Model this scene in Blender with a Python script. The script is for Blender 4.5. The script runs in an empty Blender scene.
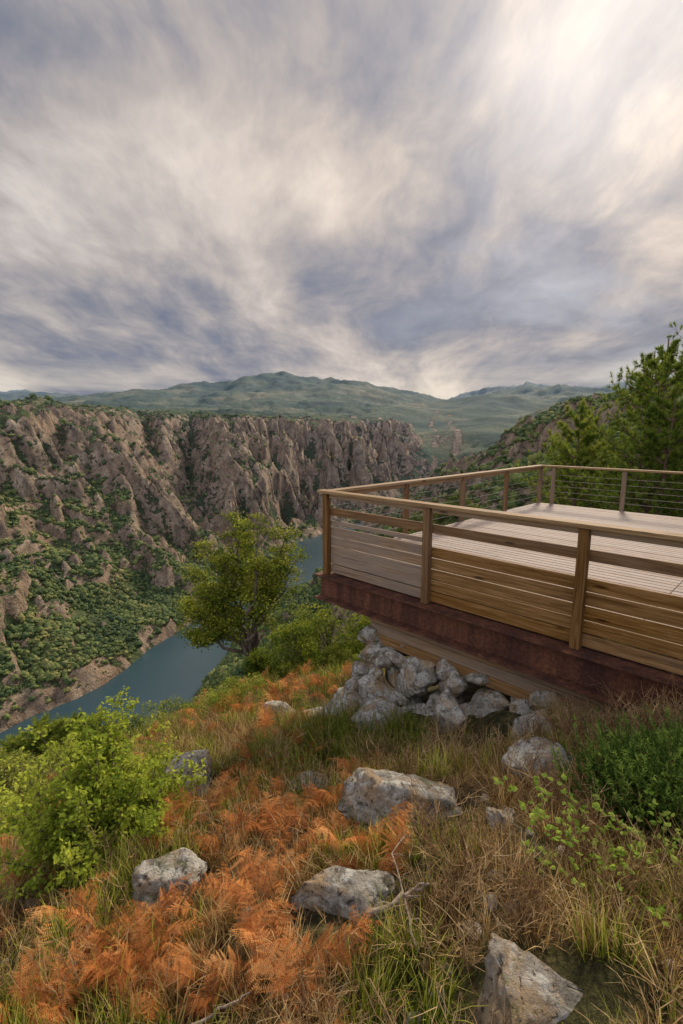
import bpy, math, numpy as np, bmesh, time
from mathutils import Vector, Matrix, Euler, noise as mnoise
T0=time.time()
rng=np.random.default_rng(11)
scene=bpy.context.scene
scene.view_settings.view_transform='Standard'
scene.view_settings.look='None'
scene.view_settings.exposure=0

# ------------------------------------------------------------ numpy noise
_G=np.array([[math.cos(a),math.sin(a)] for a in np.linspace(0,2*math.pi,256,endpoint=False)])
def _hash(ix,iy,seed):
    n=(ix*374761393+iy*668265263+seed*1442695)&0xffffffff
    n=((n^(n>>13))*1274126177)&0xffffffff
    return (n^(n>>16))&255
def gn(x,y,seed=0):
    x=np.asarray(x,float);y=np.asarray(y,float)
    fx=np.floor(x);fy=np.floor(y);ix=fx.astype(np.int64);iy=fy.astype(np.int64)
    x=x-fx;y=y-fy
    u=x*x*x*(x*(x*6-15)+10);v=y*y*y*(y*(y*6-15)+10)
    def g(a,b,dx,dy):
        G=_G[_hash(ix+a,iy+b,seed)];return G[...,0]*dx+G[...,1]*dy
    n00=g(0,0,x,y);n10=g(1,0,x-1,y);n01=g(0,1,x,y-1);n11=g(1,1,x-1,y-1)
    return ((n00*(1-u)+n10*u)*(1-v)+(n01*(1-u)+n11*u)*v)*1.5
def fbm(x,y,o=4,seed=0,gain=.5):
    s=0;a=1
    for i in range(o):
        s=s+a*gn(x*2**i+i*17.3,y*2**i-i*9.1,seed+i);a*=gain
    return s
def ridg(x,y,o=4,seed=0):
    s=0;a=1
    for i in range(o):
        s=s+a*(1-2*np.abs(gn(x*2**i+i*17.3,y*2**i-i*9.1,seed+i)));a*=.5
    return s/2
def ss(x,a,b):
    t=np.clip((x-a)/(b-a),0,1);return t*t*(3-2*t)

# ------------------------------------------------------------ terrain
RP=[(-700,-500),(-560,-150),(-480,100),(-390,280),(-255,470),(-213,580),(-190,740),(-120,900),(-92,1000),(-75,1180),(-40,1330),(90,1520),(300,1850),(520,2400),(650,3200),(1100,4200)]
def catmull(P,k=3):
    P=[np.array(p,float) for p in P];P=[2*P[0]-P[1]]+P+[2*P[-1]-P[-2]];o=[]
    for i in range(1,len(P)-2):
        for j in range(k):
            t=j/k;a,b,c,d=P[i-1:i+3]
            o.append(.5*((2*b)+(-a+c)*t+(2*a-5*b+4*c-d)*t*t+(-a+3*b-3*c+d)*t**3))
    o.append(P[-2]);return np.array(o)
RC=catmull(RP)
def pdist(x,y,P):
    best=np.full(x.shape,1e18);al=np.zeros(x.shape);sd=np.zeros(x.shape);acc=0.
    for i in range(len(P)-1):
        ax,ay=P[i];dx,dy=P[i+1][0]-ax,P[i+1][1]-ay;L2=dx*dx+dy*dy;L=math.sqrt(L2)
        t=np.clip(((x-ax)*dx+(y-ay)*dy)/L2,0,1)
        qx=x-ax-t*dx;qy=y-ay-t*dy;d2=qx*qx+qy*qy;m=d2<best
        best=np.where(m,d2,best);al=np.where(m,acc+t*L,al);sd=np.where(m,dx*qy-dy*qx,sd);acc+=L
    return np.sqrt(best),al,sd
TRIB=[([(-150,905),(-330,1040),(-480,1230),(-640,1600)],[-300,-200,-70,30],1.15),
      ([(-70,1370),(-115,1520),(-165,1760)],[-300,-220,30],1.7),
      ([(-330,1040),(-420,1350),(-520,1700)],[-190,-120,40],1.7),
      ([(-250,960),(-335,1130),(-445,1430)],[-260,-185,20],1.5),
      ([(-20,1350),(30,1560),(60,1800)],[-300,-200,40],1.8),
      ([(-50,1100),(180,1180),(420,1250)],[-300,-130,40],1.0)]
MT=[(-480,5200,1150,1000,350),(-1900,5000,1100,900,190),(700,5600,800,800,220),(-3900,6500,1700,900,280),(-7000,9500,3200,1500,540),
    (2900,8600,1400,1000,500),(5600,9200,2100,1000,520),(9000,9000,2500,1500,520),(-1200,3400,700,350,60),(250,3500,700,350,90),(1300,4200,650,450,190),(900,2800,600,400,60),(-2400,4000,700,400,80),(2300,5200,900,600,260)]
def nearz(x,y):
    yp=np.maximum(y,0)
    z=-1.95-.34*np.maximum(y,-8)-.004*yp*yp+.17*np.clip(x,-60,3.5)+.04*np.maximum(x-3.5,0)-.27*np.clip(-x-2.4,0,40)
    r=np.hypot(x,y)
    z=z+.16*fbm(x/1.7,y/1.7,4,5)*ss(r,.2,2.)+.35*fbm(x/9,y/9,3,8)*ss(r,6,20)
    t=((x+.25)-(y-8.15))*.7071;u=((x+.25)+(y-8.15))*.7071
    ins=(t>-.6)&(u>-.15)&(u<10)&(t<12)
    return np.where(ins,np.minimum(z,-3.1),z)
def H(x,y,full=False):
    x=np.asarray(x,float);y=np.asarray(y,float)
    r=np.hypot(x,y)
    d,al,sd=pdist(x,y,RC)
    s=d-46-14*(1-ss(y,600,760))+14*fbm(x/90,y/90,3,3)
    left=sd>0
    amp=ss(s,0,130)
    w=ss(y,820,1050)
    wx=fbm(x/220,y/220,3,21)
    wq=fbm(x/70,y/70,3,22)
    g=np.abs(gn(al/170+wx*2.2,s/300,31))*1.4+.38*np.abs(gn(al/60+wx*1.6+wq*.7,s/110,32))+.12*np.abs(gn(al/22+wq,s/40,33))
    Gm=np.where(left,20+80*w,30)
    s2=s+amp*((60+75*w*left)*wx+Gm*(.42-g)*1.3)
    LA=np.interp(s2,[-60,0,22,335,385,900,3000],[-330,-300,-277,-84,8,40,100])
    LB=np.interp(s2,[-60,0,45,110,128,190,215,290,520,1000,3000],[-330,-300,-255,-195,-140,-95,-45,22,55,75,110])
    L=LA*(1-w)+LB*w
    R=np.interp(s2,[-60,0,430,700,1200,3000],[-330,-300,5,108,155,170])
    z=np.where(left,L,R)
    for P,B,sl in TRIB:
        P=np.array(P,float)
        dd,aa,_=pdist(x,y,P)
        cum=np.concatenate([[0],np.cumsum(np.hypot(*np.diff(P,axis=0).T))])
        bed=np.interp(aa,cum,B)
        zz=bed+sl*np.maximum(dd+20*fbm(x/60,y/60,4,44)-4,0)+8
        k=20.;hh=np.clip(.5+.5*(zz-z)/k,0,1);z=zz*(1-hh)+z*hh-k*hh*(1-hh)
    rough=ss(s,0,90)
    z=z+rough*(12*fbm(x/130,y/130,3,51)+5*fbm(x/36,y/36,3,52)+1.6*fbm(x/9,y/9,2,53))
    cliff=np.where(left,np.maximum(w,ss(z,-115,-60)),.25)*ss(z,-285,-200)*(1-ss(z,15,60))*rough
    z=z+cliff*(36*ridg(x/95+z/220,y/95,4,61)-14+8*ridg(x/19+z/60,y/19,3,66))
    z=z+ss(s,350,900)*ss(r,500,1500)*30*fbm(x/700,y/700,3,71)
    # rocky knolls standing out of the wooded slope
    z=z+np.where(left,1-w,.5)*rough*ss(r,350,500)*26*ss(fbm(x/75,y/75,3,57),.28,.62)
    # our own flank falls straight to the water on the west side
    kk=x/np.maximum(y,1.);c=.6*(1-ss(kk,-.05,.25))+.16*ss(-kk,.15,.4)
    cone=-c*r+2.5*fbm(x/30,y/30,3,54)*ss(r,40,120)+np.maximum(r-450,0)*1.2+np.where(y<0,200.,0.)
    z=np.where(left,z,np.minimum(z,np.maximum(cone,-299)))
    z=np.where(s<0,np.minimum(z,-300-np.minimum(-s,20)),z)
    # the gorge closes into rolling hills up-stream
    cl_=ss(r,1900,2600);z=z*(1-cl_)+np.maximum(z,-20+50*fbm(x/800,y/800,3,72)+60*ss(r,2300,3500))*cl_
    far=ss(r,1900,3200)
    m=0
    for cx,cy,sx,sy,h in MT:
        gs=h*np.exp(-.5*(((x-cx)/sx)**2+((y-cy)/sy)**2))
        m=np.maximum(m,gs)+.15*np.minimum(m,gs)
    m=m*(1+.16*fbm(x/1100,y/1100,3,81)+.26*ridg(x/800,y/800,3,83))-14*np.abs(fbm(x/420,y/420,3,82))
    z=z+far*np.maximum(m,0)+ss(r,2200,4500)*20
    wn=1-ss(r,35,130)
    nz=nearz(x,y)
    z=nz*wn+z*(1-wn)
    if full:return z,s,left,al
    return z

# ------------------------------------------------------------ mesh builder
class MB:
    def __init__(s):s.V=[];s.F=[];s.M=[];s.T=[];s.C=[];s.n=0
    def add(s,V,F,tint=.5,mat=0,C=None):
        V=np.asarray(V,float).reshape(-1,3);F=np.asarray(F,np.int64)
        s.V.append(V);s.F.append(F+s.n);s.M.append(np.full(len(F),mat,np.int32))
        s.T.append(np.broadcast_to(np.asarray(tint,float),(len(V),)).copy())
        s.C.append(V if C is None else np.asarray(C,float));s.n+=len(V)
    def mesh(s,name,mats,smooth=False,extra=None):
        V=np.concatenate(s.V);me=bpy.data.meshes.new(name)
        me.vertices.add(len(V));me.vertices.foreach_set("co",V.astype(np.float32).ravel())
        lo=np.concatenate([f.ravel() for f in s.F])
        tot=np.concatenate([np.full(len(f),f.shape[1]) for f in s.F])
        st=np.concatenate([[0],np.cumsum(tot)[:-1]])
        me.loops.add(len(lo));me.polygons.add(len(tot))
        me.loops.foreach_set("vertex_index",lo.astype(np.int32))
        me.polygons.foreach_set("loop_start",st.astype(np.int32))
        me.polygons.foreach_set("material_index",np.concatenate(s.M))
        me.update(calc_edges=True)
        a=me.attributes.new("tint",'FLOAT','POINT');a.data.foreach_set("value",np.concatenate(s.T).astype(np.float32))
        a=me.attributes.new("bc",'FLOAT_VECTOR','POINT');a.data.foreach_set("vector",np.concatenate(s.C).astype(np.float32).ravel())
        if extra:
            for k,v in extra.items():
                a=me.attributes.new(k,'FLOAT','POINT');a.data.foreach_set("value",np.asarray(v,np.float32))
        for m in mats:me.materials.append(m)
        me.polygons.foreach_set("use_smooth",np.full(len(tot),bool(smooth)))
        me.validate();me.update()
        return me
    def obj(s,name,mats,smooth=False,link=True,parent=None,extra=None):
        o=bpy.data.objects.new(name,s.mesh(name,mats,smooth,extra))
        if link:scene.collection.objects.link(o)
        if parent:o.parent=parent
        return o
def tube(mb,P,R,sides=6,tint=.5,mat=0):
    P=np.asarray(P,float);n=len(P);R=np.asarray(R,float)
    T=np.gradient(P,axis=0);T/=np.linalg.norm(T,axis=1)[:,None]+1e-9
    ref=np.array([.31,.17,.93]) if abs(T[0,2])<.8 else np.array([1.,.1,0])
    A=np.cross(T,ref);A/=np.linalg.norm(A,axis=1)[:,None]+1e-9;B=np.cross(T,A)
    an=np.linspace(0,2*math.pi,sides,endpoint=False)
    V=P[:,None]+R[:,None,None]*(np.cos(an)[None,:,None]*A[:,None]+np.sin(an)[None,:,None]*B[:,None])
    F=[]
    for i in range(n-1):
        for j in range(sides):
            k=(j+1)%sides;F.append([i*sides+j,i*sides+k,(i+1)*sides+k,(i+1)*sides+j])
    mb.add(V.reshape(-1,3),F,tint,mat)
def rnd_unit(n,r=rng):
    v=r.normal(size=(n,3));return v/np.linalg.norm(v,axis=1)[:,None]
def leaves(mb,C,size,tint,mat=0,flat=.5,aspect=.5,N=None,r=rng):
    n=len(C)
    A=rnd_unit(n,r);A[:,2]*=flat;A/=np.linalg.norm(A,axis=1)[:,None]
    B=np.cross(A,rnd_unit(n,r)+np.array([0,0,1.2]));B/=np.linalg.norm(B,axis=1)[:,None]
    l=(size*r.uniform(.6,1.3,n))[:,None];w=l*aspect
    V=np.stack([C-A*l,C+B*w-A*l*.1,C+A*l,C-B*w-A*l*.1],1).reshape(-1,3)
    F=np.arange(4*n).reshape(-1,4)
    mb.add(V,F,np.repeat(np.broadcast_to(tint,(n,)),4),mat)

# ------------------------------------------------------------ materials
def newmat(name):
    m=bpy.data.materials.new(name);m.use_nodes=True;nt=m.node_tree;nt.nodes.clear()
    out=nt.nodes.new("ShaderNodeOutputMaterial");return m,nt,out
def nd(nt,t,ins=None,**kw):
    n=nt.nodes.new(t)
    for k,v in kw.items():setattr(n,k,v)
    if ins:
        for k,v in ins.items():
            if isinstance(v,bpy.types.NodeSocket):nt.links.new(v,n.inputs[k])
            else:n.inputs[k].default_value=v
    return n
def ramp(nt,fac,stops,interp='LINEAR'):
    n=nt.nodes.new("ShaderNodeValToRGB");e=n.color_ramp.elements;n.color_ramp.interpolation=interp
    while len(e)<len(stops):e.new(.5)
    for i,(p,c) in enumerate(stops):e[i].position=p;e[i].color=(*c,1) if len(c)==3 else c
    nt.links.new(fac,n.inputs[0]);return n.outputs[0]
def mth(nt,op,a,b=0.,c=None,clamp=False):
    d={0:a,1:b}
    if c is not None:d[2]=c
    return nd(nt,"ShaderNodeMath",d,operation=op,use_clamp=clamp).outputs[0]
def mixc(nt,f,a,b,bt='MIX'):
    n=nt.nodes.new("ShaderNodeMix");n.data_type='RGBA';n.blend_type=bt
    for i,v in ((0,f),(6,a),(7,b)):
        if isinstance(v,bpy.types.NodeSocket):nt.links.new(v,n.inputs[i])
        else:n.inputs[i].default_value=v if i==0 else ((*v,1) if len(v)==3 else v)
    return n.outputs[2]
def noise(nt,vec,scale,detail=4,rough=.55,dist=0.):
    return nd(nt,"ShaderNodeTexNoise",{"Vector":vec,"Scale":scale,"Detail":detail,"Roughness":rough,"Distortion":dist}).outputs[0]
def mapv(nt,vec,sc=(1,1,1),rot=(0,0,0)):
    return nd(nt,"ShaderNodeMapping",{"Vector":vec,"Scale":sc,"Rotation":rot}).outputs[0]
def princ(nt,out,col,rough=.8,bump=None,bs=.3,bd=.02,spec=.3,metal=0.):
    p=nd(nt,"ShaderNodeBsdfPrincipled",{"Base Color":col if isinstance(col,bpy.types.NodeSocket) else (*col,1),"Roughness":rough,"Metallic":metal,"Specular IOR Level":spec})
    if bump is not None:
        b=nd(nt,"ShaderNodeBump",{"Height":bump,"Strength":bs,"Distance":bd});nt.links.new(b.outputs[0],p.inputs["Normal"])
    nt.links.new(p.outputs[0],out.inputs[0]);return p
def painted_haze(nt,col,D=15000.,hc=(.24,.33,.45)):  # aerial haze painted into the base colour by distance from the origin
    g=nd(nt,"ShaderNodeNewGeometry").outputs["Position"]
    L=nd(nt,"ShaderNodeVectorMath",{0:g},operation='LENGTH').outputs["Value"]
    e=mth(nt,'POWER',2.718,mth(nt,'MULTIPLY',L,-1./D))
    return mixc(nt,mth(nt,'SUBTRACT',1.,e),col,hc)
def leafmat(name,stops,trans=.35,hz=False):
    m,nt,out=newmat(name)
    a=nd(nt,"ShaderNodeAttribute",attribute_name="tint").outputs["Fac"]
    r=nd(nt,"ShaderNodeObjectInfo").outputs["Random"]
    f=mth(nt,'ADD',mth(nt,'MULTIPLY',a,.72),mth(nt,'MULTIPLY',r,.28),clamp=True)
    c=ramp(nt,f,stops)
    if hz:c=painted_haze(nt,c)
    p=nd(nt,"ShaderNodeBsdfDiffuse",{"Color":c})
    t=nd(nt,"ShaderNodeBsdfTranslucent",{"Color":c})
    mx=nd(nt,"ShaderNodeMixShader",{0:trans,1:p.outputs[0],2:t.outputs[0]})
    nt.links.new(mx.outputs[0],out.inputs[0]);return m
def barkmat(name,a,b,sc=14):
    m,nt,out=newmat(name);g=nd(nt,"ShaderNodeNewGeometry").outputs["Position"]
    n=noise(nt,mapv(nt,g,(1,1,.3)),sc,5,.65);princ(nt,out,ramp(nt,n,[(.3,a),(.7,b)]),.9,n,.6,.03);return m

M_bark=barkmat("bark",(.04,.03,.022),(.20,.16,.12))
M_pbark=barkmat("pine_bark",(.05,.03,.02),(.17,.10,.07))
M_twig=leafmat("dry_twig",[(0,(.07,.04,.02)),(.4,(.27,.16,.075)),(.75,(.50,.345,.17)),(1,(.64,.48,.26))],.1)
M_grass=leafmat("green_grass",[(0,(.02,.03,.006)),(.25,(.10,.135,.018)),(.5,(.28,.31,.04)),(.75,(.50,.48,.09)),(1,(.70,.60,.22))])
M_straw=leafmat("dry_grass",[(0,(.05,.028,.012)),(.25,(.26,.155,.055)),(.5,(.52,.36,.14)),(.8,(.76,.58,.28)),(1,(.86,.72,.44))])
M_fern=leafmat("rust_fern",[(0,(.10,.04,.017)),(.3,(.40,.145,.045)),(.65,(.70,.29,.09)),(1,(.76,.46,.19))],.35)
M_oak=leafmat("oak_leaf",[(0,(.03,.055,.01)),(.4,(.10,.14,.018)),(.75,(.26,.285,.035)),(1,(.46,.44,.07))],.3)
M_bush=leafmat("bush_leaf",[(0,(.05,.10,.012)),(.4,(.20,.28,.03)),(.8,(.44,.48,.06)),(1,(.62,.60,.14))],.4)
M_bramble=leafmat("bramble_leaf",[(0,(.14,.26,.03)),(.5,(.34,.46,.07)),(1,(.54,.58,.13))],.45)
M_broom=leafmat("broom_leaf",[(0,(.02,.04,.01)),(.5,(.075,.135,.026)),(1,(.28,.37,.07))],.2)
M_heath=leafmat("heather_leaf",[(0,(.04,.06,.01)),(.5,(.18,.22,.03)),(1,(.44,.44,.09))],.3)
M_pine=leafmat("pine_needle",[(0,(.035,.065,.012)),(.5,(.12,.18,.026)),(1,(.36,.39,.06))],.35)
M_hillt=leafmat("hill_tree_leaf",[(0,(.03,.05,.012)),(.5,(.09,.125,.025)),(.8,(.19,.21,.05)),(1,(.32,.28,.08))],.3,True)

def farleaf():
    m,nt,out=newmat("forest_leaf")
    r=nd(nt,"ShaderNodeObjectInfo").outputs["Random"]
    g=nd(nt,"ShaderNodeNewGeometry").outputs["Position"]
    n=noise(nt,g,.9,2,.6)
    n2=noise(nt,g,.012,3,.5)
    f=mth(nt,'ADD',mth(nt,'MULTIPLY',r,.5),mth(nt,'ADD',mth(nt,'MULTIPLY',n,.3),mth(nt,'MULTIPLY',mth(nt,'SUBTRACT',n2,.25),.7)))
    c=ramp(nt,f,[(.15,(.022,.040,.011)),(.45,(.060,.090,.020)),(.75,(.14,.165,.036)),(.98,(.29,.24,.08))])
    princ(nt,out,painted_haze(nt,c),.9,None,.6,1.2,.1);return m
M_far=farleaf()

def terrmat():
    m,nt,out=newmat("canyon_rock_and_scrub")
    g=nd(nt,"ShaderNodeNewGeometry").outputs["Position"]
    rk=nd(nt,"ShaderNodeAttribute",attribute_name="rock").outputs["Fac"]
    pl=nd(nt,"ShaderNodeAttribute",attribute_name="plateau").outputs["Fac"]
    cv=nd(nt,"ShaderNodeAttribute",attribute_name="convex").outputs["Fac"]
    n1=noise(nt,g,.012,5,.65);n2=noise(nt,g,.09,5,.7);n3=noise(nt,mapv(nt,g,(.045,.045,.03)),1.,6,.78,.6)
    nh=noise(nt,mapv(nt,g,(.0022,.0022,.005)),1.,7,.66)
    grn=ramp(nt,mth(nt,'ADD',mth(nt,'MULTIPLY',n2,.55),mth(nt,'MULTIPLY',n1,.45)),[(.32,(.025,.040,.011)),(.48,(.065,.088,.023)),(.6,(.13,.135,.042)),(.72,(.23,.18,.09))])
    heath=ramp(nt,mth(nt,'ADD',mth(nt,'MULTIPLY',n2,.3),mth(nt,'MULTIPLY',nh,.7)),[(.38,(.014,.028,.010)),(.47,(.032,.054,.016)),(.54,(.085,.098,.032)),(.62,(.22,.18,.09))])
    rock=ramp(nt,n3,[(.30,(.045,.036,.028)),(.42,(.155,.118,.082)),(.54,(.34,.26,.175)),(.70,(.60,.49,.36))])
    rock=mixc(nt,ramp(nt,n1,[(.38,(0,0,0)),(.62,(.8,.8,.8))]),rock,mixc(nt,.5,rock,(.36,.22,.12)))
    base=mixc(nt,pl,grn,heath)
    f=mth(nt,'ADD',rk,mth(nt,'ADD',mth(nt,'MULTIPLY',mth(nt,'SUBTRACT',n2,.54),3.2),mth(nt,'MULTIPLY',mth(nt,'SUBTRACT',n1,.5),1.8)))
    f=mth(nt,'ADD',f,mth(nt,'MULTIPLY',cv,.5))
    f=nd(nt,"ShaderNodeMapRange",{0:f,1:.40,2:.60}).outputs[0]
    c=mixc(nt,f,base,rock)
    hgt=mth(nt,'ADD',mth(nt,'MULTIPLY',n3,f),mth(nt,'MULTIPLY',n2,.7))
    princ(nt,out,painted_haze(nt,c),.95,hgt,1.,14.,.1);return m
M_terr=terrmat()
def groundmat():
    m,nt,out=newmat("hillside_soil")
    g=nd(nt,"ShaderNodeNewGeometry").outputs["Position"]
    n1=noise(nt,g,.5,4,.6);n2=noise(nt,g,6,6,.7);n3=noise(nt,g,45,4,.7)
    c1=ramp(nt,n2,[(.3,(.03,.02,.012)),(.5,(.11,.08,.04)),(.7,(.30,.22,.12))])
    c2=ramp(nt,n2,[(.3,(.03,.032,.01)),(.5,(.10,.095,.035)),(.7,(.28,.23,.10))])
    c=mixc(nt,ramp(nt,n1,[(.42,(0,0,0)),(.58,(1,1,1))]),c1,c2)
    c=mixc(nt,.6,c,mixc(nt,ramp(nt,n3,[(.4,(0,0,0)),(.6,(1,1,1))]),(0.02,.015,.01),c),'MIX')
    princ(nt,out,painted_haze(nt,c),.95,mth(nt,'ADD',n2,mth(nt,'MULTIPLY',n3,.6)),1.,.08,.1);return m
M_ground=groundmat()
def rockmat():
    m,nt,out=newmat("lichen_granite")
    g=nd(nt,"ShaderNodeNewGeometry").outputs["Position"]
    n1=noise(nt,g,3.,6,.65);n2=noise(nt,g,13,7,.74);n3=noise(nt,g,60,4,.7);n4=noise(nt,mapv(nt,g,(1,1,1),(1,2,.5)),8,6,.65,.6)
    c=ramp(nt,n2,[(.28,(.09,.078,.06)),(.43,(.28,.25,.20)),(.56,(.46,.42,.35)),(.72,(.68,.64,.56))])
    c=mixc(nt,ramp(nt,n4,[(.50,(0,0,0)),(.56,(.95,.95,.95))]),c,(.64,.62,.54))
    c=mixc(nt,ramp(nt,n1,[(.50,(0,0,0)),(.60,(.8,.8,.8))]),c,(.50,.34,.18))
    c=mixc(nt,ramp(nt,noise(nt,g,5,6,.75),[(.56,(0,0,0)),(.63,(.8,.8,.8))]),c,(.14,.14,.05))
    c=mixc(nt,ramp(nt,noise(nt,g,24,4,.7,.4),[(.58,(0,0,0)),(.64,(.85,.85,.85))]),c,(.05,.045,.04))
    princ(nt,out,c,.9,mth(nt,'ADD',n2,mth(nt,'MULTIPLY',n3,.35)),1.,.08,.2);return m
M_rock=rockmat()
def woodmat(name,cols,grey=(.30,.27,.23),ga=.45):
    m,nt,out=newmat(name)
    b=nd(nt,"ShaderNodeAttribute",attribute_name="bc").outputs["Vector"]
    t=nd(nt,"ShaderNodeAttribute",attribute_name="tint").outputs["Fac"]
    gr=noise(nt,mapv(nt,b,(1.2,26,26)),1.,7,.65,.8)
    fine=noise(nt,mapv(nt,b,(6,160,160)),1.,4,.7)
    bl=noise(nt,mapv(nt,b,(.9,3,3)),1.,5,.6)
    kn=nd(nt,"ShaderNodeTexVoronoi",{"Vector":mapv(nt,b,(1.1,5,5)),"Scale":1.}).outputs["Distance"]
    c=ramp(nt,gr,cols)
    c=mixc(nt,mth(nt,'MULTIPLY',ramp(nt,mth(nt,'ADD',bl,mth(nt,'MULTIPLY',mth(nt,'SUBTRACT',t,.5),.5)),[(.45,(0,0,0)),(.72,(1,1,1))]),ga),c,mixc(nt,gr,(.14,.12,.10),grey))
    c=mixc(nt,ramp(nt,kn,[(.05,(.85,.85,.85)),(.12,(0,0,0))]),c,(.05,.03,.018))
    c=mixc(nt,mth(nt,'MULTIPLY',mth(nt,'SUBTRACT',1.,fine),.55),c,(.03,.02,.012))
    br=nd(nt,"ShaderNodeBrightContrast",{"Color":c,"Bright":mth(nt,'MULTIPLY',mth(nt,'SUBTRACT',t,.5),.07),"Contrast":.0}).outputs[0]
    princ(nt,out,br,.75,mth(nt,'ADD',gr,fine),.6,.008,.25);return m
M_plank=woodmat("cladding_wood",[(.25,(.085,.042,.018)),(.5,(.29,.16,.065)),(.75,(.50,.305,.135))],(.38,.31,.24),.6)
M_post=woodmat("post_wood",[(.25,(.065,.035,.017)),(.5,(.22,.12,.052)),(.75,(.38,.23,.105))],(.27,.22,.17),.3)
M_rail=woodmat("rail_wood",[(.25,(.14,.085,.042)),(.5,(.36,.235,.12)),(.75,(.56,.39,.22))],(.46,.38,.29),.4)
M_deck=woodmat("deck_wood",[(.25,(.20,.145,.115)),(.5,(.41,.31,.25)),(.75,(.55,.45,.375))],(.51,.44,.38),.5)
def rustmat():
    m,nt,out=newmat("rusty_steel")
    g=nd(nt,"ShaderNodeNewGeometry").outputs["Position"]
    n=noise(nt,g,22,6,.75);n2=noise(nt,mapv(nt,g,(3,3,.5)),1.5,5,.6)
    c=ramp(nt,mth(nt,'ADD',mth(nt,'MULTIPLY',n,.5),mth(nt,'MULTIPLY',n2,.5)),[(.34,(.03,.015,.011)),(.47,(.07,.028,.018)),(.58,(.14,.055,.028)),(.70,(.30,.14,.065))])
    princ(nt,out,c,.8,n,.4,.006,.3,.1);return m
M_rust=rustmat()
m,nt,out=newmat("steel_cable");princ(nt,out,(.35,.33,.3),.4,metal=.8);M_cable=m
def watermat():
    m,nt,out=newmat("river_water")
    g=nd(nt,"ShaderNodeNewGeometry").outputs["Position"]
    n=noise(nt,mapv(nt,g,(.05,.09,.05)),1,5,.6);n2=noise(nt,g,.008,3,.5)
    c=mixc(nt,n2,(.02,.046,.058),(.036,.072,.086))
    princ(nt,out,c,.25,n,.3,1.2,.4);return m
M_water=watermat()

# ------------------------------------------------------------ ground sheets
def rockmask(x,y,s,slope):
    nn=fbm(x/90,y/90,4,91)
    w=ss(y,820,1050)
    return ss(slope+.5*nn+.22*w,.98,1.32),nn
def sheet(name,radii,az,mat):
    R,A=np.meshgrid(radii,az,indexing='ij')
    X=R*np.sin(A);Y=R*np.cos(A)
    Z,s,left,al=H(X,Y,True)
    nr,na=X.shape
    P=np.stack([X,Y,Z],-1)
    dR=np.gradient(P,axis=0);dA=np.gradient(P,axis=1)
    N=np.cross(dA,dR);N/=np.linalg.norm(N,axis=-1)[...,None]+1e-12
    nzv=np.abs(N[...,2]);slope=np.sqrt(np.maximum(1-nzv**2,0))/np.maximum(nzv,.05)
    # local relief: spurs stand proud (bare rock), hollows hold scrub
    K=np.zeros_like(Z);b=4
    K[:,b:-b]=Z[:,b:-b]-.5*(Z[:,2*b:]+Z[:,:-2*b])
    K=np.clip(K/(R*.0035+.5)/4,-1,1)*ss(R.copy(),300,500)
    rock,nn=rockmask(X,Y,s,slope);rock=rock*ss(R.copy(),150,320)
    rock=np.maximum(rock,(1-ss(s,6,34))*ss(s,-30,-2)*.95*ss(nn+.5,0,.4))
    rock=rock*(1-ss(R.copy(),2600,4000)*.85)
    plat=np.maximum(ss(s,330,500)*ss(Z,-60,0),ss(R.copy(),2000,2500))
    mb=MB();idx=np.arange(nr*na).reshape(nr,na)
    a,b_,c,d=idx[:-1,:-1],idx[:-1,1:],idx[1:,1:],idx[1:,:-1]
    F=np.stack([a,d,c,b_],-1).reshape(-1,4)
    mb.add(P.reshape(-1,3),F)
    return mb.obj(name,[mat],True,extra={"rock":rock.ravel(),"plateau":plat.ravel(),"convex":K.ravel()})
def geo(a,b,k):
    n=int(math.log(b/a)/math.log(1+k))+1;return np.exp(np.linspace(math.log(a),math.log(b),n))
sheet("ground",np.concatenate([[0.01],geo(.3,60,.022)]),np.linspace(-math.pi,math.pi,720),M_ground)
sheet("canyon_terrain",np.concatenate([geo(60,260,.015),geo(260,2600,.0045)[1:]]),np.radians(np.linspace(-70,70,760)),M_terr)
sheet("distant_hills",np.concatenate([geo(2600,9000,.008),geo(9000,40000,.03)[1:]]),np.radians(np.linspace(-70,70,620)),M_terr)
mb=MB()
RW=RC[RC[:,1]<1900]
T=np.gradient(RW,axis=0);T/=np.linalg.norm(T,axis=1)[:,None];Nn=np.stack([-T[:,1],T[:,0]],1)
L=RW+Nn*98;Rr=RW-Nn*98;n=len(RW)
V=np.zeros((2*n,3));V[:n,:2]=L;V[n:,:2]=Rr;V[:,2]=-300
mb.add(V,[[i,n+i,n+i+1,i+1] for i in range(n-1)])
mb.obj("river",[M_water])
print("terrain",time.time()-T0)

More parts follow.
